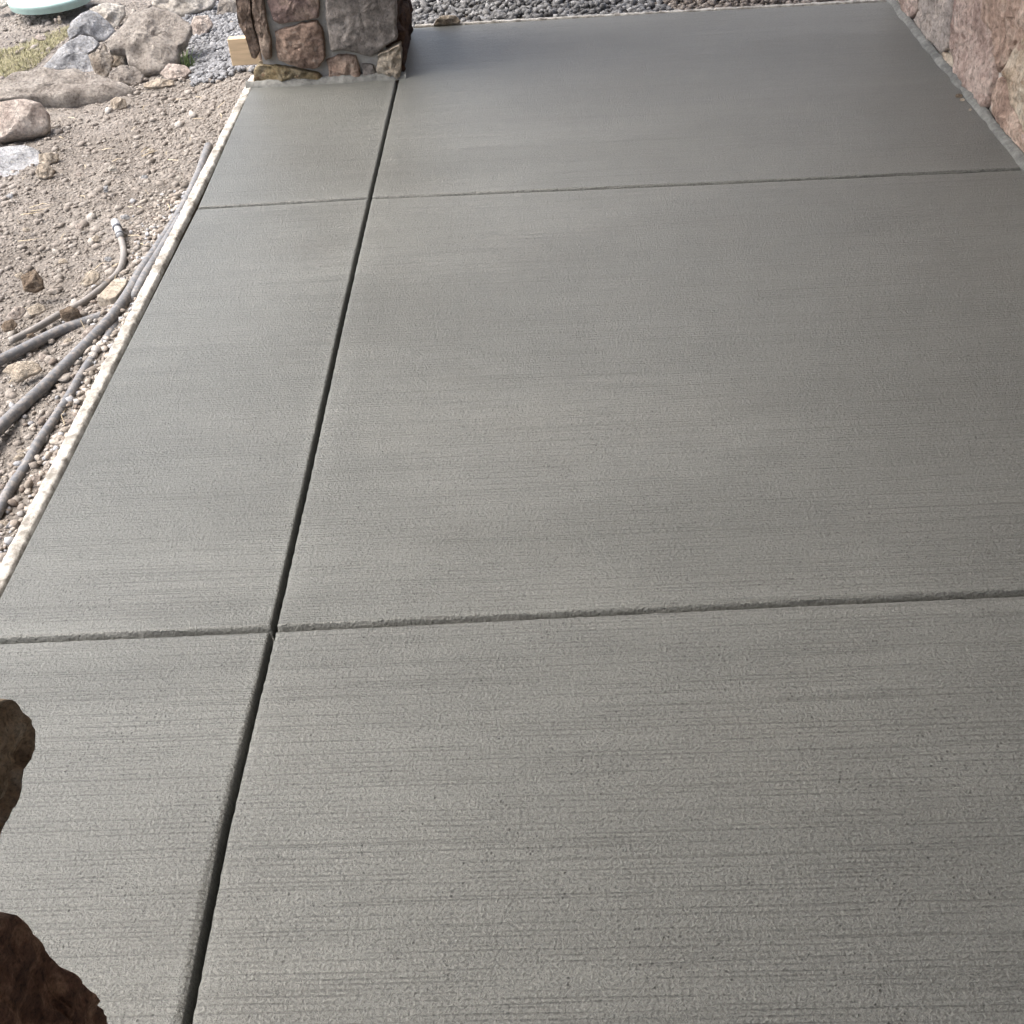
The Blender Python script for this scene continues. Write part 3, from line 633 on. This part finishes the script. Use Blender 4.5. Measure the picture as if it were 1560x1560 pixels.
# ------------------------------------------------------------------ form boards
def form_board(p0, p1, out, width, label, seed, thin=False):
    """plank beside the slab edge; its top is smeared with spilled cement"""
    p0 = Vector(p0); p1 = Vector(p1); d = (p1-p0); L = d.length; d.normalize(); out = Vector(out).normalized()
    root = empty('form_board', p0 + Vector((0, 0, -.09)), label, 'form board', 'form boards around the slab')
    g = .004; gi = .0075
    v_ = [];
    for q in (p0, p1):
        for (a_, z_) in ((gi+.002, -.095), (gi+.002, -.008), (g+width-.006, -.004), (g+width-.006, -.095)): v_.append(q+out*a_+Vector((0, 0, z_)))
    f_ = [(0,1,2,3)[::-1], (4,5,6,7), (0,4,5,1)[::-1], (1,5,6,2)[::-1], (2,6,7,3)[::-1], (3,7,4,0)[::-1]]
    link('plank', v_, f_, M['gap_shade_wood'], root, smooth=False, origin=tuple(p0))  # darkened wood, so the gap beside the slab looks shaded
    N_ = int(L/.006); V = []; cs = 9; gi = .0075
    for i in range(N_+1):
        s = L*i/N_; q = p0+d*s
        nz = noise.noise(Vector((s*9, seed, 0))); n2 = noise.noise(Vector((s*45, seed, 5))); n3 = noise.noise(Vector((s*120, seed, 8)))
        w_ = width*(1+.07*nz+.045*n2+.03*n3) ; inn = gi + .0012*n2
        for k in range(cs):
            t = k/(cs-1); a_ = inn+(w_-inn)*t
            z_ = -.010 + .012*min(1, math.sin(math.pi*min(max(t, .0), 1))*2.2)*(1+.2*n2) + .002*noise.noise(Vector((s*40, t*3, seed)))+.0012*n3
            if k == 0: z_ = -.012
            if k == cs-1: z_ = -.024+.008*n2; a_ += .001
            V.append(q+out*a_+Vector((0, 0, z_)))
    Fc = [(i*cs+k, i*cs+k+1, (i+1)*cs+k+1, (i+1)*cs+k) for i in range(N_) for k in range(cs-1)]
    nrm = (V[1]-V[0]).cross(V[cs]-V[0])
    o = link('cement_smear', V, Fc, M['slop'], root)
    if nrm.z < 0: o.data.flip_normals()
    return root
for q0, q1, lb in ((-2.4, 1.0, 'cement-smeared form board along the near left patio edge'), ):
    pass
yl = [XL(y) for y in (1.74, 3.4, 4.5)]
form_board((XL(1.74)+.002, -1.0, 0), (XL(3.45), 4.62, 0), (-1, 0, 0), .044, 'cement-smeared board along the left edge of the patio', 1)
form_board((-.50, YF(-.5)+.004, 0), (1.385, YF(1.38)+.004, 0), (0, 1, 0), .036, 'thin pale board along the far edge of the patio', 2)
pk = onplane(347, 101, Vector((0, 4.78, 0)), Vector((0, 1, 0)))
e = empty('lumber_end', (-1.13, 4.80, -.10), 'fresh yellow sawn board end sticking out left of the stone pillar', 'board')
za = onplane(349, 60, Vector((0, 4.78, 0)), Vector((0, 1, 0))).z; xa_ = onplane(350, 80, Vector((0, 4.78, 0)), Vector((0, 1, 0))).x
box('plank', (xa_, 4.78, pk.z), (-.98, 4.818, za), M['wood'], e, .002)

# ------------------------------------------------------------------ facing stones
def stone_mesh(outline, nrm, T, seed, n=40, rough=1.0, back=.03, cuts=3):
    """stone with an irregular rounded face standing proud of the mortar; outline = 3D points on the mortar plane"""
    ring = resample(outline, n); c = sum(ring, Vector())/n; size = sum((p-c).length for p in ring)/n
    ring = [p+(p-c).normalized()*(.0022*noise.noise(p*95+Vector((seed,7,0)))+.0035*noise.noise(p*45+Vector((seed,0,0)))+.006*noise.noise(p*16+Vector((0,seed,0)))) for p in ring]
    V = []; rows = [(1.0, -back), (1.005, T*.35), (.992, T*.72), (.97, T*.93), (.93, T*.98), (.87, T*1.0), (.79, T*1.02), (.70, T*1.04), (.60, T*1.05), (.49, T*1.06), (.37, T*1.06), (.24, T*1.07), (.12, T*1.07)]
    if n < 30: rows = rows[:4] + rows[5:12:2]
    rnd = random.Random(seed); pl = [(Vector((rnd.uniform(-1, 1), rnd.uniform(-1, 1), rnd.uniform(-1, 1))), rnd.uniform(.1, .5)) for _ in range(cuts)]
    for s, h in rows:
        for p in ring:
            q = c+(p-c)*s; k = 0 if h < 0 else sm(1.0, .9, s)+.25
            dz = (.35*noise.noise(q*9+Vector((seed, 1, 2))) + .26*noise.noise(q*26) + .20*noise.noise(q*60) + .13*abs(noise.noise(q*120)))*T*rough*k
            for d_, o_ in pl:
                e_ = (q-c).dot(d_)/size-o_
                if e_ > 0: dz -= e_*T*.5*(h > 0)*(sm(1, .86, s) if cuts > 3 else 1)
            V.append(q+nrm*(h+dz*(h > 0)))
    V.append(c+nrm*(T*(1.07+.3*noise.noise(c*9+Vector((seed, 1, 2))))))
    Fc = []; R_ = len(rows)
    for j in range(R_-1):
        for k in range(n):
            k2 = (k+1) % n; Fc.append((j*n+k, j*n+k2, (j+1)*n+k2, (j+1)*n+k))
    for k in range(n): Fc.append(((R_-1)*n+k, (R_-1)*n+(k+1) % n, len(V)-1))
    a = (ring[1]-ring[0]).cross(nrm)
    if a.dot(ring[0]-c) < 0: Fc = [tuple(reversed(f_)) for f_ in Fc]
    return V, Fc
def fill(root, p0, ux, nrm, W, Z0, Z1, mats, T, seed, skip=None, hmin=.14, hmax=.26, gap=.012):
    """rows of random fitted stones over a rectangle of wall"""
    rnd = random.Random(seed); up = Vector((0, 0, 1)); z = Z0; row = 0
    while z < Z1-.05:
        hgt = rnd.uniform(hmin, hmax);
        if z+hgt > Z1-.08: hgt = Z1-z
        u = 0
        while u < W-.02:
            wd = rnd.uniform(hmin*1.0, hmax*1.5)
            if u+wd > W-.09: wd = W-u
            j = lambda a=.016: rnd.uniform(-a, a)
            g = gap/2
            q = [(u+g, z+g), (u+wd*.5, z+g+j(.01)), (u+wd-g, z+g), (u+wd-g+j(.008), z+hgt*.5), (u+wd-g-abs(j()), z+hgt-g), (u+wd*.45, z+hgt-g+j(.012)), (u+g+abs(j()), z+hgt-g), (u+g+j(.008), z+hgt*.55)]
            cc = p0+ux*(u+wd/2)+up*(z+hgt/2)
            if not (skip and skip(cc)):
                V, Fc = stone_mesh([p0+ux*a_+up*b_ for a_, b_ in q], nrm, T*rnd.uniform(.8, 1.25), rnd.randint(0, 999), 24)
                link('stone', V, Fc, M[rnd.choice(mats)], root)
            u += wd
        z += hgt; row += 1
CEIL = 3.1
# far pillar
PY = 4.52; PX0, PX1 = -1.045, -.535; PYB = 5.06
far = empty('stone_pillar', (-.79, 4.8, 0), 'stone-faced porch pillar standing at the far left corner of the patio', 'pillar')
box('mortar_core', (PX0+.04, PY+.001, -.02), (PX1-.02, PYB-.02, CEIL), M['mortar'], far)
P0 = Vector((0, PY, 0)); NY = Vector((0, -1, 0)); c2 = lambda pts: [onplane(x/4.457+330, y/4.457, P0, Vector((0, 1, 0))) for x, y in pts]
for i, (pts, mt_, T) in enumerate([
    ([(125,-60),(110,-160),(228,-160),(232,0),(248,150),(296,335),(262,408),(238,400),(200,250),(150,110)], 's_brown', .035),
    ([(238,-160),(322,-160),(325,0),(350,170),(378,270),(378,390),(338,408),(312,360),(275,200),(250,80)], 's_brown', .032),
    ([(345,-180),(710,-190),(705,0),(695,112),(560,130),(430,158),(385,140),(350,20)], 's_purple', .03),
    ([(400,215),(470,185),(560,152),(690,130),(722,180),(735,260),(735,395),(690,455),(600,455),(500,430),(480,425),(420,400),(398,290)], 's_rose', .034),
    ([(740,20),(735,-190),(1220,-200),(1225,0),(1226,265),(1130,320),(1050,376),(960,350),(850,330),(780,345),(760,250)], 's_grey', .032),
    ([(250,470),(290,432),(400,436),(520,452),(690,485),(728,520),(728,600),(250,600)], 's_moss', .03),
    ([(745,405),(830,362),(950,372),(975,450),(1000,600),(750,600),(762,470)], 's_rose', .03),
    ([(990,440),(1065,440),(1085,600),(1015,600)], 's_grey', .02),
    ([(1104,360),(1248,297),(1256,420),(1262,600),(1112,600),(1090,470)], 's_tan', .036)]):
    V, Fc = stone_mesh(c2(pts), NY, T*.8, 11+i, 72, 1.15); link('stone', V, Fc, M[mt_], far)
ztop = c2([(700, -170)])[0].z
FM = ['s_brown', 's_rose', 's_grey', 's_purple', 's_tan', 's_rose']
fill(far, Vector((PX0, PY, 0)), Vector((1, 0, 0)), NY, PX1-PX0, ztop, CEIL, FM, .032, 3)
fill(far, Vector((PX1-.0, PY+.01, 0)), Vector((0, 1, 0)), Vector((1, 0, 0)), PYB-PY-.02, 0, CEIL, ['s_shaded'], .034, 4)  # unlit right face: its shade is painted by the darkened stone colour
fill(far, Vector((PX0+.045, PY+.03, 0)), Vector((0, 1, 0)), Vector((-1, 0, 0)), PYB-PY-.04, 0, CEIL, FM, .025, 5)
fill(far, Vector((PX0, PYB, 0)), Vector((1, 0, 0)), Vector((0, 1, 0)), PX1-PX0, 0, CEIL, FM, .03, 6)
# near pillar: the stones at its right face whose edges enter the picture
NX = -.54; NYF = .60
near = empty('stone_pillar', (-.8, .32, 0), 'dark stone-faced pillar cut off by the lower left photo corner', 'pillar')
box('mortar_core', (-1.03, .05, -.02), (NX-.01, NYF-.02, CEIL), M['mortar'], near)
PN = Vector((NX, 0, 0)); NXv = Vector((1, 0, 0))
pn = lambda pts, T: [onplane(x, y, Vector((NX+T*.9, 0, 0)), NXv) - NXv*T*.9 for x, y in pts]
for i, (pts, mt_, T) in enumerate([
    ([(0,1396),(14,1393),(28,1393),(42,1412),(60,1430),(74,1452),(95,1476),(118,1492),(140,1520),(160,1545),(176,1566),(250,1700),(40,1740),(-120,1560),(-90,1420),(-40,1400)], 's_umbrown', .05),
    ([(-60,1075),(0,1068),(19,1064),(34,1078),(45,1094),(56,1112),(55,1140),(50,1158),(39,1172),(40,1200),(34,1220),(22,1243),(12,1262),(6,1278),(-4,1295),(-60,1300),(-110,1180)], 's_umber', .055),
    ([(-40,1362),(-6,1362),(3,1368),(3,1382),(-6,1392),(-50,1392),(-80,1375)], 's_purple', .045)]):
    V, Fc = stone_mesh(pn(pts, T), NXv, T, 41+i, 110, .55, .06, 7); link('stone', V, Fc, M[mt_], near)
def nskip(c): return c.y > .36 and .1 < c.z < .86
fill(near, Vector((NX, .05, 0)), Vector((0, 1, 0)), NXv, NYF-.05, 0, CEIL, ['s_shaded', 's_brown', 's_purple'], .032, 7, nskip)
fill(near, Vector((-1.04, .04, 0)), Vector((1, 0, 0)), NY, .5, 0, CEIL, FM, .032, 8)
fill(near, Vector((-1.04, NYF-.03, 0)), Vector((1, 0, 0)), Vector((0, 1, 0)), .46, 0, CEIL, FM, .025, 9)
# right house wall
WX = 1.41
wall = empty('stone_wall', (WX+.1, 2, 0), 'pink and rust stone house wall along the right edge of the patio', 'wall')
box('mortar_backing', (WX-.002, -3.0, -.1), (WX+.3, 5.16, CEIL), M['mortar_pale'], wall)
c4 = lambda pts: [onplane(1300+x/5.777, y/5.777, Vector((WX-.02, 0, 0)), NXv)+NXv*.02 for x, y in pts]
WM = ['w_pink', 'w_rust', 'w_grey', 'w_sand']
for i, (pts, mt_, T) in enumerate([
    ([(360,10),(350,-120),(562,-130),(566,0),(540,85),(490,160),(400,70)], 'w_pink', .024),
    ([(572,-130),(872,-140),(872,0),(855,250),(822,425),(770,470),(740,440),(640,330),(500,180),(555,95),(575,0)], 'w_grey', .026),
    ([(884,-140),(1180,-140),(1186,0),(1200,350),(1232,670),(1190,800),(1150,960),(1030,830),(880,640),(880,505),(838,425),(866,250),(884,0)], 'w_pink', .028),
    ([(1194,-140),(1620,-140),(1620,150),(1490,285),(1375,440),(1330,570),(1262,650),(1242,640),(1212,350),(1198,0)], 'w_rust', .03),
    ([(1620,220),(1515,300),(1400,450),(1345,580),(1300,655),(1350,668),(1385,820),(1415,950),(1500,1170),(1700,1300),(1760,700)], 'w_sand', .028),
    ([(1246,700),(1280,670),(1338,685),(1372,820),(1400,960),(1470,1150),(1560,1400),(1520,1420),(1400,1240),(1270,1080),(1165,975),(1200,810)], 'w_rust', .026),
    ([(1488,1180),(1700,1330),(1900,1800),(1700,1750),(1570,1430)], 'w_pink', .026),
    ([(750,452),(800,470),(868,520),(866,600),(800,570)], 'w_sand', .018)]):
    V, Fc = stone_mesh(c4(pts), -NXv, T*.9, 71+i, 96, 1.1); link('stone', V, Fc, M[mt_], wall)
zt = c4([(900, -140)])[0].z
ytest = [p.y for p in c4([(1800, 1500)])][0]
fill(wall, Vector((WX, 2.9, 0)), Vector((0, 1, 0)), -NXv, 5.16-2.9, 0, CEIL, WM, .024, 21, lambda c: c.y > ytest-.15 and c.z < zt+.12, .2, .38, .008)
fill(wall, Vector((WX, -3.0, 0)), Vector((0, 1, 0)), -NXv, 5.9, 0, CEIL, WM, .024, 22, None, .22, .4, .008)

# ------------------------------------------------------------------ wet cement beads at the feet of pillar and wall
def bead(name, pts, wd, hg, side, label, seed, root=None):
    pts = smooth_path(pts, .006); V = []; cs = 8; out = Vector(side)
    for i, p in enumerate(pts):
        n1 = noise.noise(p*11+Vector((seed, 0, 0))); n2 = noise.noise(p*48+Vector((0, seed, 0)))
        for k in range(cs):
            t = k/(cs-1); a = wd*(1+.35*n1+.12*n2)*t
            z = hg*(1+.4*n1+.12*n2)*math.cos(t*math.pi/2)**.8 + .0025*noise.noise(Vector((p.x*60, p.y*60, t*5)))
            V.append(p+out*(a-.012)+Vector((0, 0, z if k < cs-1 else -.002)))
    Fc = [(i*cs+k, i*cs+k+1, (i+1)*cs+k+1, (i+1)*cs+k) for i in range(len(pts)-1) for k in range(cs-1)]
    o = link(name, V, Fc, M['wet_mortar'], root)
    nrm = (V[1]-V[0]).cross(V[cs]-V[0])
    if nrm.z < 0: o.data.flip_normals()
    return o
bead('cement_bead', [(-1.075, PY-.028, 0), (-.9, PY-.03, 0), (-.7, PY-.026, 0), (-.49, PY-.022, 0)], .026, .020, (0, -1, 0), '', 1, far)
bead('cement_bead', [(PX1+.03, PY-.03, 0), (PX1+.03, PYB, 0)], .014, .010, (1, 0, 0), '', 2, far)
bead('cement_bead', [(WX-.028, -2.4, 0), (WX-.028, 3.2, 0), (WX-.03, 3.6, 0), (WX-.026, 4.0, 0), (WX-.032, 4.5, 0), (WX-.028, 5.08, 0)], .026, .014, (-1, 0, 0), '', 3, wall)
for i, (px, py, s) in enumerate([(1461, 146, 5), (1466, 152, 3.5), (1478, 167, 2.2)]):
    a = [(px+s*math.cos(t)*1.2, py+s*math.sin(t)*.7) for t in [k*math.pi/4 for k in range(8)]]
    rock('cement_crumb', a, (px, py+s*.4), 'r_brown' if i == 0 else 'r_sand', 40, .6, ['dark crumb of debris on the slab beside the right wall', 'pale crumb touching the dark crumb near the right wall', 'tiny crumb nearest the right wall bead'][i], 'crumb', z0=.001, seed=100+i, n=18)

# ------------------------------------------------------------------ round lid
e = empty('tank_lid', G(88, -4, -.08), 'round white plastic lid with a teal rim at the top left', 'lid')
c = G(76, -6, -.03)
def lathe(prof_, c, n=64):
    V = []; Fc = []
    for r_, z_ in prof_:
        for k in range(n): a_ = 2*math.pi*k/n; V.append(c+Vector((r_*math.cos(a_), r_*math.sin(a_), z_)))
    for j in range(len(prof_)-1):
        for k in range(n): k2 = (k+1) % n; Fc.append((j*n+k, j*n+k2, (j+1)*n+k2, (j+1)*n+k))
    Fc.append(tuple((len(prof_)-1)*n+k for k in range(n))); return V, Fc
v, f = lathe([(.186, -.03), (.191, -.01), (.193, 0), (.188, .008), (.178, .010)], c); link('rim', v, f, M['rim'], e)
v, f = lathe([(.180, .008), (.176, .014), (.15, .021), (.10, .028), (.04, .032), (.01, .032)], c); link('cover', v, f, M['lid'], e)

# ------------------------------------------------------------------ porch roof that shades the patio
rf = empty('porch_roof', (0, 1.3, CEIL), 'timber porch roof over the patio carried by the two stone pillars', 'roof')
EX = -1.45; EY = 6.3
box('ceiling', (EX, -3.2, CEIL), (WX+.3, EY, CEIL+.03), M['soffit'], rf)
box('deck', (EX-.02, -3.2, CEIL+.031), (WX+.3, EY+.02, CEIL+.16), M['soffit'], rf)
box('beam', (-.86, -3.2, CEIL-.16), (-.72, EY-.2, CEIL-.003), M['soffit'], rf)
